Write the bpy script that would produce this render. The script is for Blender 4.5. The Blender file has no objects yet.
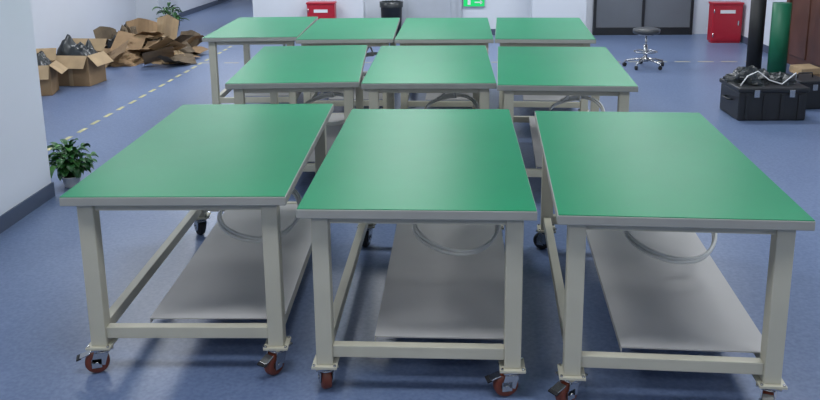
import bpy, bmesh, math, random
from mathutils import Vector, Matrix, noise
random.seed(7)
C=bpy.context.scene.collection
def srgb(r,g,b):
    f=lambda c:(c/255/12.92) if c/255<=.04045 else ((c/255+.055)/1.055)**2.4
    return (f(r),f(g),f(b),1)
def mat(name,col,rough=.5,metal=0,var=.0,scale=8,bump=0,bscale=60,emit=None,estr=0,coat=0,spec=.5):
    m=bpy.data.materials.new(name); m.use_nodes=True
    nt=m.node_tree; b=nt.nodes['Principled BSDF']
    b.inputs['Roughness'].default_value=rough; b.inputs['Metallic'].default_value=metal
    b.inputs['Specular IOR Level'].default_value=spec
    b.inputs['Coat Weight'].default_value=coat
    tc=nt.nodes.new('ShaderNodeTexCoord')
    n=nt.nodes.new('ShaderNodeTexNoise'); n.inputs['Scale'].default_value=scale; n.inputs['Detail'].default_value=5
    nt.links.new(tc.outputs['Object'],n.inputs['Vector'])
    r=nt.nodes.new('ShaderNodeValToRGB')
    c=srgb(*col)
    r.color_ramp.elements[0].position=.3; r.color_ramp.elements[1].position=.7
    r.color_ramp.elements[0].color=tuple(max(0,x*(1-var)) for x in c[:3])+(1,)
    r.color_ramp.elements[1].color=tuple(min(1,x*(1+var)) for x in c[:3])+(1,)
    nt.links.new(n.outputs['Fac'],r.inputs['Fac']); nt.links.new(r.outputs['Color'],b.inputs['Base Color'])
    if bump>0:
        n2=nt.nodes.new('ShaderNodeTexNoise'); n2.inputs['Scale'].default_value=bscale; n2.inputs['Detail'].default_value=3
        nt.links.new(tc.outputs['Object'],n2.inputs['Vector'])
        bp=nt.nodes.new('ShaderNodeBump'); bp.inputs['Strength'].default_value=bump; bp.inputs['Distance'].default_value=.01
        nt.links.new(n2.outputs['Fac'],bp.inputs['Height']); nt.links.new(bp.outputs['Normal'],b.inputs['Normal'])
    if emit:
        b.inputs['Emission Color'].default_value=srgb(*emit); b.inputs['Emission Strength'].default_value=estr
    return m
M={}
M['mat']=mat('green_esd_mat',(0,128,84),.36,var=.04,scale=3,bump=.03,bscale=250,spec=.14)
M['edge']=mat('board_edge_grey',(152,152,146),.5,var=.05)
M['frame']=mat('frame_paint_cream',(186,182,164),.45,var=.04,scale=5)
M['shelf']=mat('shelf_sheet_grey',(188,186,184),.7,var=.03,scale=3,spec=.3)
M['chrome']=mat('zinc_metal',(190,190,190),.25,metal=1,var=.05)
M['redpu']=mat('brown_pu_wheel',(110,52,34),.4,var=.1)
M['blackr']=mat('black_rubber',(22,22,24),.6,var=.1)
M['hose']=mat('grey_hose',(216,217,212),.4,var=.03)
M['wall']=mat('wall_paint',(210,214,222),.75,var=.02,scale=1.5,bump=.03,bscale=120)
M['wall2']=mat('wall_paint_far',(208,212,218),.75,var=.02,scale=1.5)
M['base']=mat('baseboard_dark',(74,84,104),.45,var=.05)
M['ceil']=mat('ceiling_white',(225,226,228),.8,var=.02)
M['card']=mat('cardboard',(140,114,84),.85,var=.15,scale=6)
M['card2']=mat('cardboard_light',(166,142,110),.85,var=.15,scale=6)
M['paper']=mat('kraft_dark',(98,84,66),.8,var=.25,scale=8)
M['blackbag']=mat('black_plastic_bag',(32,36,38),.35,var=.2,bump=.2,bscale=20)
M['leaf']=mat('leaf_green',(38,84,38),.45,var=.35,scale=14)
M['leaf2']=mat('leaf_green_light',(70,120,56),.45,var=.25,scale=14)
M['pot']=mat('pot_ceramic',(205,205,205),.4,var=.03)
M['soil']=mat('soil',(60,44,32),.95,var=.3,scale=40)
M['red']=mat('red_enamel',(172,28,46),.35,var=.05)
M['white']=mat('white_label',(225,225,225),.5,var=.02)
M['blackp']=mat('black_plastic',(30,31,34),.45,var=.15)
M['darkgrey']=mat('dark_partition',(104,108,114),.4,var=.06,scale=2)
M['grey']=mat('grey_door',(170,175,182),.5,var=.03)
M['wood']=mat('wood_brown',(92,58,46),.4,var=.2,scale=4)
M['rollgreen']=mat('green_roll',(10,96,66),.5,var=.08)
M['tape']=mat('yellow_tape',(186,180,132),.5,var=.15)
M['tape2']=mat('tan_tape',(168,162,142),.5,var=.1)
M['exit']=mat('exit_green',(20,150,80),.4,emit=(20,200,100),estr=.8)
M['led']=mat('led_panel',(255,255,255),.5,emit=(240,246,255),estr=2.5)
M['seat']=mat('seat_vinyl',(60,62,66),.4,var=.05)
def floormat():
    m=bpy.data.materials.new('blue_vinyl_floor'); m.use_nodes=True; nt=m.node_tree; b=nt.nodes['Principled BSDF']
    tc=nt.nodes.new('ShaderNodeTexCoord')
    n=nt.nodes.new('ShaderNodeTexNoise'); n.inputs['Scale'].default_value=55; n.inputs['Detail'].default_value=3
    n2=nt.nodes.new('ShaderNodeTexNoise'); n2.inputs['Scale'].default_value=.8; n2.inputs['Detail'].default_value=5
    mx=nt.nodes.new('ShaderNodeMix'); mx.data_type='FLOAT'; mx.inputs[0].default_value=.4
    r=nt.nodes.new('ShaderNodeValToRGB')
    for a in (n,n2): nt.links.new(tc.outputs['Object'],a.inputs['Vector'])
    nt.links.new(n.outputs['Fac'],mx.inputs[2]); nt.links.new(n2.outputs['Fac'],mx.inputs[3])
    r.color_ramp.elements[0].position=.38; r.color_ramp.elements[1].position=.62
    r.color_ramp.elements[0].color=srgb(88,105,138); r.color_ramp.elements[1].color=srgb(108,124,156)
    nt.links.new(mx.outputs[0],r.inputs['Fac']); nt.links.new(r.outputs['Color'],b.inputs['Base Color'])
    mr=nt.nodes.new('ShaderNodeMapRange'); mr.inputs['To Min'].default_value=.27; mr.inputs['To Max'].default_value=.40
    nt.links.new(n2.outputs['Fac'],mr.inputs['Value']); nt.links.new(mr.outputs['Result'],b.inputs['Roughness'])
    bp=nt.nodes.new('ShaderNodeBump'); bp.inputs['Strength'].default_value=.08; bp.inputs['Distance'].default_value=.01
    nt.links.new(n2.outputs['Fac'],bp.inputs['Height']); nt.links.new(bp.outputs['Normal'],b.inputs['Normal'])
    return m
M['floor']=floormat()

class B:
    """mesh builder"""
    def __init__(s,mats): s.bm=bmesh.new(); s.mats=mats
    def _fin(s,verts,m,smooth=False,T=None):
        if T is not None: bmesh.ops.transform(s.bm,matrix=T,verts=verts)
        vs=set(verts)
        for f in s.bm.faces:
            if f.verts[0] in vs and all(v in vs for v in f.verts): f.material_index=m; f.smooth=smooth
    def box(s,c,d,m=0,R=None,bev=0):
        r=bmesh.ops.create_cube(s.bm,size=1); vs=r['verts']
        bmesh.ops.scale(s.bm,vec=d,verts=vs)
        if bev>0:
            es=list({e for v in vs for e in v.link_edges})
            g=bmesh.ops.bevel(s.bm,geom=es,offset=bev,segments=2,affect='EDGES',profile=.5)
            vs=list({v for f in g['faces'] for v in f.verts}|{v for v in vs if v.is_valid})
        T=Matrix.Translation(c)
        if R is not None: T=T@R
        s._fin(vs,m,False,T)
    def cyl(s,c,r,h,m=0,axis='Z',seg=24,r2=None,R=None):
        g=bmesh.ops.create_cone(s.bm,cap_ends=True,segments=seg,radius1=r,radius2=r if r2 is None else r2,depth=h)
        T=Matrix.Translation(c)
        if R is not None: T=T@R
        elif axis=='X': T=T@Matrix.Rotation(math.pi/2,4,'Y')
        elif axis=='Y': T=T@Matrix.Rotation(math.pi/2,4,'X')
        vs=g['verts']; s._fin(vs,m,False,T)
        for f in {f for v in vs for f in v.link_faces}:
            if len(f.verts)==4: f.smooth=True
    def lathe(s,prof,m=0,c=(0,0,0),seg=28,R=None):
        rings=[]
        for (r,z) in prof:
            rings.append([s.bm.verts.new((max(r,1e-4)*math.cos(2*math.pi*i/seg),max(r,1e-4)*math.sin(2*math.pi*i/seg),z)) for i in range(seg)])
        for a,b in zip(rings,rings[1:]):
            for i in range(seg):
                f=s.bm.faces.new((a[i],a[(i+1)%seg],b[(i+1)%seg],b[i])); f.material_index=m; f.smooth=True
        T=Matrix.Translation(c)
        if R is not None: T=T@R
        bmesh.ops.transform(s.bm,matrix=T,verts=[v for r in rings for v in r])
    def tube(s,pts,r,m=0,seg=8,closed=False):
        pts=[Vector(p) for p in pts]; n=len(pts); rings=[]; pu=None
        for i,p in enumerate(pts):
            a=pts[max(i-1,0)]; b=pts[min(i+1,n-1)]; t=(b-a).normalized()
            if pu is None:
                u=t.cross(Vector((0,0,1)))
                if u.length<.05: u=t.cross(Vector((1,0,0)))
            else: u=pu-t*pu.dot(t)
            u.normalize(); pu=u; w=t.cross(u)
            rings.append([s.bm.verts.new(p+r*(math.cos(2*math.pi*k/seg)*u+math.sin(2*math.pi*k/seg)*w)) for k in range(seg)])
        for a,b in zip(rings,rings[1:]):
            for k in range(seg):
                f=s.bm.faces.new((a[k],a[(k+1)%seg],b[(k+1)%seg],b[k])); f.material_index=m; f.smooth=True
        s.bm.faces.new(rings[0][::-1]).material_index=m; s.bm.faces.new(rings[-1]).material_index=m
    def sheet(s,fn,nu,nv,m=0,smooth=True):
        g=[[s.bm.verts.new(fn(i/nu,j/nv)) for j in range(nv+1)] for i in range(nu+1)]
        for i in range(nu):
            for j in range(nv):
                f=s.bm.faces.new((g[i][j],g[i+1][j],g[i+1][j+1],g[i][j+1])); f.material_index=m; f.smooth=smooth
    def mesh(s,name):
        bmesh.ops.recalc_face_normals(s.bm,faces=s.bm.faces)
        me=bpy.data.meshes.new(name); s.bm.to_mesh(me); s.bm.free()
        for k in s.mats: me.materials.append(M[k])
        return me
def obj(name,me,loc=(0,0,0),rz=0,parent=None):
    o=bpy.data.objects.new(name,me); C.objects.link(o); o.location=loc; o.rotation_euler=(0,0,rz)
    if parent: o.parent=parent
    return o
def empty(name,loc,rz=0):
    e=bpy.data.objects.new(name,None); C.objects.link(e); e.location=loc; e.rotation_euler=(0,0,rz); e.empty_display_size=.1
    return e
RX=lambda a:Matrix.Rotation(a,4,'X'); RY=lambda a:Matrix.Rotation(a,4,'Y'); RZ=lambda a:Matrix.Rotation(a,4,'Z')

# ---------------- room
def slab(name,x0,x1,y0,y1,z0,z1,m):
    b=B([m]); b.box((0,0,0),(x1-x0,y1-y0,z1-z0)); return obj(name,b.mesh(name),((x0+x1)/2,(y0+y1)/2,(z0+z1)/2))
XL,XR,YB,YF,YC,XC,H=-5.5,4.35,-3.0,13.4,20.0,-3.25,3.0
slab('floor',XL-.2,XR+.2,YB-.2,YC+.2,-.1,0,'floor')
slab('ceiling',XL-.2,XR+.2,YB-.2,YC+.2,H,H+.1,'ceil')
slab('wall_left',XL-.2,XL,YB-.2,YC+.2,0,H,'wall')
slab('wall_right',XR,XR+.2,YB-.2,YF+.2,0,H,'wall')
slab('wall_rear',XL,XR,YB-.2,YB,0,H,'wall')
slab('wall_far',XC,XR,YF,YF+.2,0,H,'wall2')
slab('wall_corridor_side',XC,XC+.2,YF+.2,YC,0,H,'wall2')
slab('wall_corridor_end',XL,XC+.2,YC,YC+.2,0,H,'wall2')
slab('wall_pillar_left',-3.75,-2.79,4.3,5.27,0,H,'wall')
slab('wall_pilaster_left',XL,-5.1,13.9,14.9,0,H,'wall2')
slab('wall_pilaster_far',XC,-1.45,YF-.3,YF,0,H,'wall2')
slab('wall_pilaster_far_mid',1.25,2.1,YF-.3,YF,0,H,'wall2')
b=B(['base'])
b.box((-3.27,4.785,.05),(.985,.995,.1))
obj('baseboard_pillar',b.mesh('baseboard_pillar'))
slab('baseboard_left',XL,XL+.015,YB,13.9,0,.1,'base')
slab('baseboard_left_corridor',XL,XL+.015,14.9,YC,0,.1,'base')
slab('baseboard_right',XR-.015,XR,YB,9.2,0,.1,'base')
slab('baseboard_right_end',XR-.015,XR,10.8,YF,0,.1,'base')
slab('baseboard_far',-1.45,-.93,YF-.015,YF,0,.1,'base')
slab('baseboard_far_mid',.13,1.25,YF-.015,YF,0,.1,'base')
slab('baseboard_rear',XL,XR,YB,YB+.015,0,.1,'base')
slab('baseboard_corridor_side',XC-.015,XC,YF-.3,YC,0,.1,'base')
slab('baseboard_pilaster_left',-5.1,-5.085,13.9,14.9,0,.1,'base')
# doors
b=B(['wood','chrome'])
b.box((0,0,1.05),(.04,1.3,2.1),0)
for y in (-.7,.7): b.box((-.01,y,1.08),(.08,.1,2.16),0,bev=.006)
b.box((-.01,0,2.15),(.08,1.5,.1),0)
for y in (-.33,.33):
    for z in (.5,1.5): b.box((-.025,y,z),(.02,.48,.75),0,bev=.008)
b.cyl((-.06,.05,1.0),.012,.12,1,'Y')
obj('door_1',b.mesh('door_1'),(XR-.035,10.0,0))
b=B(['darkgrey','blackp','chrome'])
b.box((0,0,1.1),(1.5,.05,2.2),0)
for x in (-.77,0,.77): b.box((x,-.01,1.1),(.04,.08,2.2),1)
b.box((0,-.01,.06),(1.5,.07,.12),1); b.box((0,-.01,2.2),(1.58,.08,.06),1)
for x in (-.08,.08): b.cyl((x,-.06,1.05),.01,.3,2)
obj('door_2',b.mesh('door_2'),(3.05,YF-.035,0))
b=B(['grey','chrome'])
b.box((0,0,1.05),(.95,.04,2.1),0)
for x in (-.5,.5): b.box((x,-.01,1.08),(.06,.07,2.16),0)
b.box((0,-.01,2.13),(1.06,.07,.06),0); b.box((0,-.025,.4),(.7,.01,.5),0,bev=.004); b.cyl((.36,-.05,1.0),.012,.12,1,'X')
obj('door_3',b.mesh('door_3'),(-.4,YF-.03,0))

# ---------------- workbench parts
W,D,Z=.895,1.66,.80
IN=.045; L=.065
def parts():
    P={}
    b=B(['mat']); b.box((0,D/2,Z-.0015),(W-.006,D-.006,.003)); P['green_mat']=b.mesh('green_mat')
    b=B(['edge']); b.box((0,D/2,Z-.003-.018),(W,D,.036),bev=.003); P['tabletop_board']=b.mesh('tabletop_board')
    b=B(['frame','chrome'])
    zt=Z-.039; zb=.13
    xs=(-W/2+IN+L/2,W/2-IN-L/2); ys=(.045+L/2,D-.03-L/2)
    for x in xs:
        for y in ys:
            b.box((x,y,(zt+zb)/2),(L,L,zt-zb),0,bev=.004)
            b.box((x,y,zb-.004),(L+.035,L+.035,.009),0)
            for sx in (-1,1):
                for sy in (-1,1): b.cyl((x+sx*.041,y+sy*.041,zb+.003),.006,.008,1,seg=6)
    for y in ys: b.box((0,y,zt-.02),(xs[1]-xs[0]-L,.03,.04),0)
    for x in xs: b.box((x,D/2,zt-.02),(.03,ys[1]-ys[0]-L,.04),0)
    b.box((0,D/2,zt-.02),(xs[1]-xs[0],.03,.035),0)
    for y in ys: b.box((0,y,.185),(xs[1]-xs[0]-L,.04,.05),0,bev=.003)
    for x in xs: b.box((x,D/2,.185),(.04,ys[1]-ys[0]-L,.05),0,bev=.003)
    P['steel_frame']=b.mesh('steel_frame')
    b=B(['shelf']); x0=-W/2+.27; x1=W/2-IN-.01
    b.box(((x0+x1)/2,D/2+.01,.213),(x1-x0,D-.24,.006)); 
    b.box((x0+.002,D/2+.01,.203),(.004,D-.24,.02))
    P['lower_shelf']=b.mesh('lower_shelf')
    # coiled hose hung from the centre rail
    b=B(['hose','chrome'])
    pts=[]
    cx,cy,cz=.155,.87,.40; tl=math.radians(22)
    def ring(a,r,o):
        px=r*math.cos(a); py=r*math.sin(a)
        return (cx+px,cy+py*math.cos(tl)+o*.3,cz+py*math.sin(tl)+o+.012*math.sin(2*a))
    a0=math.radians(80)
    tot=2.12*2*math.pi
    K=140
    for i in range(7):
        s=i/6; e=ring(a0,.2,0)
        pts.append((e[0]-.10*(1-s)**2,e[1]-.17*(1-s),e[2]+(.735-e[2])*(1-s)**1.3))
    for i in range(1,K+1):
        s=i/K; a=a0+tot*s
        pts.append(ring(a,.2+.012*math.sin(5*s*3),.022*s))
    e=pts[-1]
    for i in range(1,8):
        s=i/7; pts.append((e[0]+.2*s,e[1]+.03*s,e[2]+(.735-e[2])*s**1.6))
    b.tube(pts,.0085,0)
    b.cyl((pts[-1][0],pts[-1][1],.735),.013,.05,1,seg=12)
    b.cyl((pts[0][0],pts[0][1],.735),.013,.05,1,seg=12)
    P['air_hose']=b.mesh('air_hose')
    for nm,wm in (('front','redpu'),('rear','blackr')):
        b=B(['chrome',wm,'blackr'])
        b.box((0,0,.118),(.09,.09,.006),0); b.cyl((0,0,.108),.028,.016,0); b.cyl((0,0,.1),.034,.006,0)
        for s in (-1,1):
            b.box((s*.026,.012,.075),(.004,.056,.055),0,R=RX(.3)); b.box((s*.026,.026,.052),(.004,.04,.04),0)
        b.box((0,.005,.1),(.056,.05,.004),0)
        b.lathe([(.012,-.02),(.035,-.02),(.044,-.019),(.049,-.012),(.05,0),(.049,.012),(.044,.019),(.035,.02),(.012,.02)],1,c=(0,.025,.05),R=RY(math.pi/2),seg=32)
        b.cyl((0,.025,.05),.024,.044,2,'X'); b.cyl((0,.025,.05),.008,.062,0,'X',seg=12)
        if nm=='front':
            b.box((0,.07,.088),(.04,.045,.005),0,R=RX(-.35),bev=.001); b.box((0,.095,.078),(.044,.02,.006),2,R=RX(-.35))
        P['caster_'+nm]=b.mesh('caster_'+nm)
    return P,xs,ys
P,xs,ys=parts()
T=[(-1.103,2.985,.030),(-.140,2.855,-.004),(.823,2.794,-.046),
(-1.076,5.293,.070),(-.165,5.270,.006),(.728,5.188,-.055),
(-1.905,7.49,.045),(-.996,7.342,.028),(-.088,7.319,-.008),(.816,7.293,-.060)]
rot=[[1.9,2.6,.6,2.2],[.3,1.8,2.9,-.5],[2.3,2.8,1.1,.4]]
for i,(x,y,t) in enumerate(T):
    e=empty('workbench',(x,y,0),t)
    for k in ('green_mat','tabletop_board','steel_frame','lower_shelf','air_hose'):
        obj(k,P[k],parent=e)
    n=0
    for yi,yy in enumerate(ys):
        for xx in xs:
            a=rot[i][n] if i<3 else random.uniform(-3,3)
            n+=1
            obj('caster_%d'%n,P['caster_front' if yi==0 else 'caster_rear'],(xx,yy,0),a,e)

# ---------------- cartons
def carton(name,w,d,h,loc,rz,flaps,inner='blackbag',mm='card'):
    b=B([mm,'card2',inner]); t=.006
    b.box((0,0,t/2),(w,d,t),0)
    for s in (-1,1):
        b.box((s*(w-t)/2,0,h/2),(t,d,h),0); b.box((0,s*(d-t)/2,h/2),(w-2*t,t,h),0)
    fl=min(w,d)*.45
    for k,a in enumerate(flaps):
        if a is None: continue
        Rz=RZ(k*math.pi/2); hd=(w if k%2==0 else d)/2; ln=(d if k%2==0 else w)
        T0=Rz@Matrix.Translation((hd-t/2,0,h))@RY(a)@Matrix.Translation((fl/2,0,0))
        r=bmesh.ops.create_cube(b.bm,size=1); bmesh.ops.scale(b.bm,vec=(fl,ln-.01,t),verts=r['verts']); b._fin(r['verts'],1,False,T0)
    b.box((0,-d/2-.001,h*.5),(.05,.002,h*.98),1)
    def f(u,v):
        x=(u-.5)*(w-.03); y=(v-.5)*(d-.03); ed=min(u,1-u,v,1-v)
        return (x,y,h*.85+min(ed*4,1)*(.10+.3*abs(noise.noise(Vector((x*9,y*9,h*7))))))
    b.sheet(f,18,18,2)
    return obj(name,b.mesh(name),loc,rz)
carton('cardboard_box',.44,.36,.34,(-4.70,8.75,0),.25,[.7,-.9,1.2,1.1])
carton('cardboard_box',.46,.38,.36,(-4.45,9.35,0),-.1,[.8,-.9,1.25,.9])
# pile
def pile():
    b=B(['card','card2','paper','blackbag'])
    rnd=random.Random(11)
    for k in range(38):
        cx=rnd.uniform(-.65,.65); cy=rnd.uniform(-.75,.85)
        w=rnd.uniform(.25,.6); d=rnd.uniform(.2,.42); rz=rnd.uniform(0,6.28)
        tilt=rnd.choice([rnd.uniform(.02,.2),rnd.uniform(.2,.6)]) ; cr=rnd.uniform(-.3,.3)
        amp=rnd.uniform(.01,.04); sd=rnd.uniform(0,50); foldu=rnd.uniform(.3,.7); fa=rnd.uniform(-.6,.6)
        def f(u,v):
            x=(u-foldu)*w; z=0
            if x>0: x,z=x*math.cos(fa),x*math.sin(fa)
            y=(v-.5)*d
            p=Vector((x,y,z+amp*noise.noise(Vector((x*9+sd,y*9,sd)))))
            p=RZ(rz)@RX(tilt)@RY(cr)@p
            return p
        zs=[f(i/6,j/6).z for i in range(7) for j in range(7)]
        lift=-min(zs)+.005+ .18*max(0,1-math.hypot(cx,cy)/.8)*rnd.random()
        b.sheet(lambda u,v:f(u,v)+Vector((cx,cy,lift)),8,8,rnd.choice([0,0,1,1,2]),smooth=False)
    for (cx,cy,r,h,m) in ((-.45,.5,.25,.36,2),(.15,.2,.32,.22,2),(.4,-.2,.25,.15,1),(-.2,-.35,.3,.14,0),(-.42,.15,.2,.28,3)):
        sd=cx*10
        def f(u,v):
            th=u*2*math.pi; ph=v*math.pi/2
            n=1+.35*noise.noise(Vector((math.cos(th)*2+sd,math.sin(th)*2,ph*2)))+.15*noise.noise(Vector((math.cos(th)*6+sd,math.sin(th)*6,ph*6)))
            return (cx+r*n*math.cos(th)*math.cos(ph),cy+r*n*math.sin(th)*math.cos(ph),max(.002,h*n*math.sin(ph)))
        b.sheet(f,28,14,m,smooth=False)
    for (cx,cy,w,h,rz,tl,m) in ((-.35,.75,.46,.52,.2,.4,0),(-.05,.85,.4,.55,-.3,.35,1),(-.62,.3,.34,.46,.9,.4,2),(.35,.6,.42,.36,-.5,.5,2)):
        T0=Matrix.Translation((cx,cy,0))@RZ(rz)@RX(-tl)
        b.sheet(lambda u,v:T0@Vector(((u-.5)*w,.03*math.sin(u*6),v*h*(1-.3*abs(u-.4)))),8,6,m,smooth=False)
    return obj('cardboard_scrap_pile',b.mesh('cardboard_scrap_pile'),(-4.3,11.1,0))
pile()

# ---------------- plants
def plant(name,loc,rz,pr,ph,n,ll,lw,up,seed):
    r=random.Random(seed)
    b=B(['pot','soil','leaf','leaf2'])
    b.lathe([(0,0),(pr*.68,0),(pr*.72,.01),(pr*.95,ph*.9),(pr,ph*.92),(pr,ph),(pr*.9,ph),(pr*.88,ph*.88),(0,ph*.88)],0)
    b.lathe([(0,ph*.9),(pr*.88,ph*.89)],1)
    for k in range(n):
        az=r.uniform(0,6.28); el=r.uniform(.15,1.45); l=ll*r.uniform(.6,1.15); w=lw*r.uniform(.7,1.2); dr=r.uniform(.3,1.0); st=r.uniform(.3,1)*up
        base=Vector((r.uniform(-.4,.4)*pr,r.uniform(-.4,.4)*pr,ph*.9))
        dirh=Vector((math.cos(az),math.sin(az),0)); side=Vector((-math.sin(az),math.cos(az),0))
        tip=base+dirh*st*math.cos(el)*.6+Vector((0,0,st*(.4+.6*math.sin(el))))
        b.tube([base,base.lerp(tip,.5)+Vector((0,0,.02)),tip],.0025,2,seg=5)
        def f(u,v):
            s=u*l; wd=w*math.sin(math.pi*min(1,.04+u*.96))**.7
            a=el*.8-dr*u*1.2
            p=tip+dirh*(s*math.cos(a))+Vector((0,0,s*math.sin(a)))
            p=p+side*(v-.5)*wd+Vector((0,0,abs(v-.5)*wd*.5))
            p.z=max(p.z,.01)
            return p
        b.sheet(f,6,4,2 if r.random()<.65 else 3)
    return obj(name,b.mesh(name),loc,rz)
plant('potted_plant',(-2.76,5.50,0),0,.07,.08,130,.09,.055,.24,3)
plant('potted_plant',(-4.78,13.5,0),0,.11,.18,60,.17,.07,.32,5)

# ---------------- stool
def stool(loc):
    b=B(['seat','chrome','blackr'])
    b.lathe([(0,.43),(.15,.43),(.165,.44),(.17,.46),(.165,.485),(.14,.495),(0,.5)],0)
    b.cyl((0,0,.42),.1,.02,1); b.cyl((0,0,.32),.014,.2,1); b.cyl((0,0,.19),.025,.2,1); b.cyl((0,0,.1),.04,.05,1)
    pts=[(.14*math.cos(a),.14*math.sin(a),.2) for a in [2*math.pi*i/32 for i in range(33)]]
    b.tube(pts,.008,1)
    for k in range(3): b.cyl((.08*math.cos(k*2.09),.08*math.sin(k*2.09),.2),.006,.13,1,R=RZ(k*2.09)@RY(math.pi/2))
    for k in range(5):
        a=2*math.pi*k/5+.3; c,s=math.cos(a),math.sin(a)
        b.tube([(.02*c,.02*s,.11),(.14*c,.14*s,.095),(.25*c,.25*s,.07)],.014,1)
        b.cyl((.25*c,.25*s,.055),.008,.03,1); b.cyl((.25*c,.25*s,.025),.025,.03,2,R=RZ(a+.7)@RX(math.pi/2))
    return obj('swivel_stool',b.mesh('swivel_stool'),loc)
stool((2.42,10.35,0))

# ---------------- rolls
def roll(name,mk,r0,r1,h,loc,lean,turns=6):
    b=B([mk]); N=turns*28; th=(r1-r0)/turns*.8
    prev=None
    for i in range(N+1):
        a=2*math.pi*i/28; r=r0+(r1-r0)*i/N; c,s=math.cos(a),math.sin(a)
        cur=[b.bm.verts.new((rr*c,rr*s,z)) for rr,z in ((r,0),(r+th,0),(r+th,h),(r,h))]
        if prev:
            for k in range(4):
                f=b.bm.faces.new((prev[k],prev[(k+1)%4],cur[(k+1)%4],cur[k])); f.smooth=(k in (1,3))
        else: b.bm.faces.new(cur)
        prev=cur
    b.bm.faces.new(prev[::-1])
    o=obj(name,b.mesh(name),loc); o.rotation_euler=lean; return o
roll('mat_roll','rollgreen',.03,.10,.86,(3.84,9.80,0.0),(0,0,0))
roll('mat_roll','blackr',.03,.085,1.0,(3.66,10.05,0),(0,0,1))

# ---------------- extinguisher boxes
def ext(loc,rz=0):
    b=B(['red','white','chrome'])
    b.box((0,0,.3),(.44,.2,.56),0,bev=.008); b.box((0,0,.59),(.46,.22,.03),0,bev=.006); b.box((0,-.02,.01),(.42,.14,.02),0)
    b.box((0,-.102,.3),(.4,.006,.5),0,bev=.002); b.box((0,-.107,.47),(.22,.003,.05),1)
    b.box((.16,-.11,.3),(.02,.015,.07),2,bev=.002)
    for z in (.12,.48): b.cyl((-.2,-.108,z),.008,.06,2)
    return obj('fire_extinguisher_cabinet',b.mesh('fire_extinguisher_cabinet'),loc,rz)
ext((4.08,12.5,0)); ext((-2.1,12.93,0))
# exit sign
b=B(['exit','white','grey']); b.box((0,0,0),(.36,.03,.15),2,bev=.003); b.box((0,-.017,0),(.34,.004,.13),0)
b.box((.06,-.02,0),(.1,.003,.02),1); b.box((.12,-.02,.012),(.05,.003,.016),1,R=RY(.7)); b.box((.12,-.02,-.012),(.05,.003,.016),1,R=RY(-.7))
b.box((-.08,-.02,0),(.05,.003,.08),1)
obj('exit_sign',b.mesh('exit_sign'),(.33,YF-.016,.54))
# waste bin
b=B(['blackp','blackbag']); b.lathe([(0,0),(.13,0),(.15,.02),(.175,.55),(.185,.56),(.185,.58),(.17,.58),(.165,.54),(.12,.1),(0,.1)],0)
b.lathe([(.187,.5),(.19,.585),(.168,.59),(.16,.5),(.1,.45),(0,.44)],1); obj('waste_bin',b.mesh('waste_bin'),(-1.0,13.1,0))

# ---------------- black crate with bags
def crate(loc,rz):
    e=empty('black_storage_case',loc,rz)
    b=B(['blackp','chrome']); w,d,h=.62,.5,.27
    b.box((0,0,h/2),(w,d,h),0,bev=.015); b.box((0,0,h+.02),(w+.03,d+.03,.045),0,bev=.012)
    for x in (-.24,-.08,.08,.24): b.box((x,-d/2-.006,h/2),(.03,.014,h*.85),0,bev=.004)
    for x in (-.16,.16): b.box((x,-d/2-.018,h-.01),(.05,.012,.07),1,bev=.003)
    for s in (-1,1):
        b.tube([(s*(w/2+.0),-.08,.17),(s*(w/2+.04),-.07,.17),(s*(w/2+.04),.07,.17),(s*(w/2),.08,.17)],.009,0)
    obj('case_body',b.mesh('case_body'),parent=e)
    b=B(['blackbag','white'])
    for (cx,cy,r,hh) in ((-.12,.05,.2,.15),(.16,.02,.15,.1)):
        def f(u,v):
            th=u*2*math.pi; ph=v*math.pi/2
            n=1+.3*noise.noise(Vector((math.cos(th)*2+cx*9,math.sin(th)*2,ph*2)))+.12*noise.noise(Vector((math.cos(th)*7,math.sin(th)*7,ph*6)))
            return (cx+r*n*math.cos(th)*math.cos(ph),cy+r*n*math.sin(th)*math.cos(ph),.292+hh*n*math.sin(ph))
        b.sheet(f,28,14,0,smooth=False)
    b.tube([(-.28,-.15,.3),(-.2,-.12,.4),(-.1,-.1,.44),(0,-.12,.36),(.1,-.17,.33),(.25,-.1,.42),(.3,0,.32)],.006,1)
    obj('bag_and_cable',b.mesh('bag_and_cable'),parent=e)
    return e
crate((2.93,7.75,0),.03)
b=B(['blackp','chrome']); b.box((0,0,.13),(.3,.36,.26),0,bev=.012); b.box((0,0,.27),(.32,.38,.03),0,bev=.008); b.tube([(-.08,0,.28),(-.07,0,.33),(.07,0,.33),(.08,0,.28)],.008,0)
b.box((0,-.185,.22),(.05,.01,.06),1)
obj('tool_case',b.mesh('tool_case'),(3.48,8.15,0),.15)
b=B(['card','card2'])
for k,(x,y,z,a,rx) in enumerate(((0,0,.012,.1,.0),(.02,.02,.03,.5,.04),(-.03,.0,.055,-.2,-.05),(.05,.05,.1,.9,.25))):
    b.box((x,y,z),(.42,.3,.008),k%2,R=RZ(a)@RX(rx))
b.box((.0,.04,.15),(.26,.2,.07),1,R=RZ(.3)@RX(.1),bev=.003)
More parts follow.
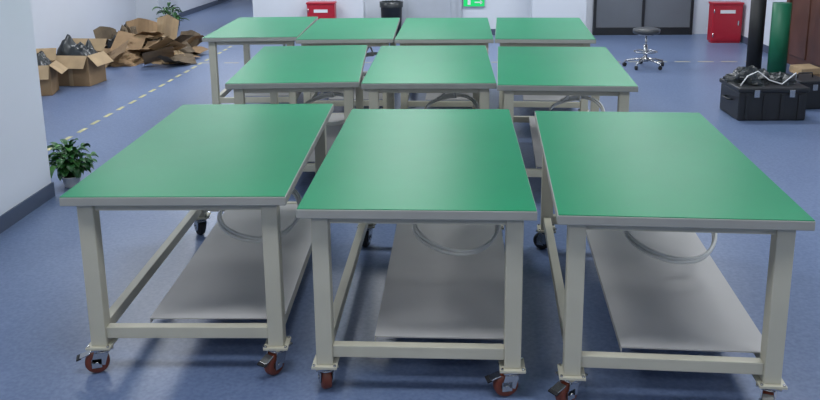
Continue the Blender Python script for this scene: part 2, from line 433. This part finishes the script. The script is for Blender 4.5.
obj('cardboard_stack',b.mesh('cardboard_stack'),(3.98,9.3,0))

# ---------------- floor tape
b=B(['tape']); y=5.9
while y<13:
    b.box((-3.42+.02*random.random(),y,.0008),(.04,.16,.0016)); y+=.3
obj('floor_tape',b.mesh('floor_tape'))
b=B(['tape2'])
x=-3.3
while x<4.1:
    b.box((x,10.75,.0008),(.2,.05,.0016)); x+=.3
obj('floor_tape',b.mesh('floor_tape'))

# ---------------- lighting
b=B(['led','white']); b.box((0,0,-.012),(1.16,.56,.006),0)
for s in (-1,1): b.box((0,s*.29,-.01),(1.2,.02,.02),1); b.box((s*.59,0,-.01),(.02,.56,.02),1)
pm=b.mesh('led_panel')
for yy,en in ((-1,25),(2.2,30),(5.4,37),(8.6,45),(11.8,52)):
    for xx in (-3.6,-.6,2.4):
        o=obj('ceiling_light_panel',pm,(xx,yy,H))
        l=bpy.data.lights.new('panel_lamp','AREA'); l.shape='RECTANGLE'; l.size=1.1; l.size_y=.5; l.energy=en; l.color=(.94,.97,1)
        lo=bpy.data.objects.new('panel_lamp',l); C.objects.link(lo); lo.parent=o; lo.location=(0,0,-.03)
o=obj('ceiling_light_panel',pm,(-4.4,16.5,H)); l2=l.copy(); lo=bpy.data.objects.new('panel_lamp',l2); C.objects.link(lo); lo.parent=o; lo.location=(0,0,-.03)
w=bpy.data.worlds.new('World'); bpy.context.scene.world=w; w.use_nodes=True
w.node_tree.nodes['Background'].inputs[0].default_value=(.75,.82,.95,1); w.node_tree.nodes['Background'].inputs[1].default_value=.5

# ---------------- camera
cd=bpy.data.cameras.new('camera'); cam=bpy.data.objects.new('camera',cd); C.objects.link(cam)
cd.sensor_fit='HORIZONTAL'; cd.sensor_width=36; cd.lens=816.1*36/820; cd.shift_y=-93.5/820; cd.clip_end=100
cam.matrix_world=Matrix.Translation((0,0,1.8418))@RZ(.0548)@RX(math.pi/2-.2234)@RZ(-.0118)
bpy.context.scene.camera=cam
vs=bpy.context.scene.view_settings; vs.view_transform='Standard'; vs.look='None'; vs.exposure=0; vs.gamma=1
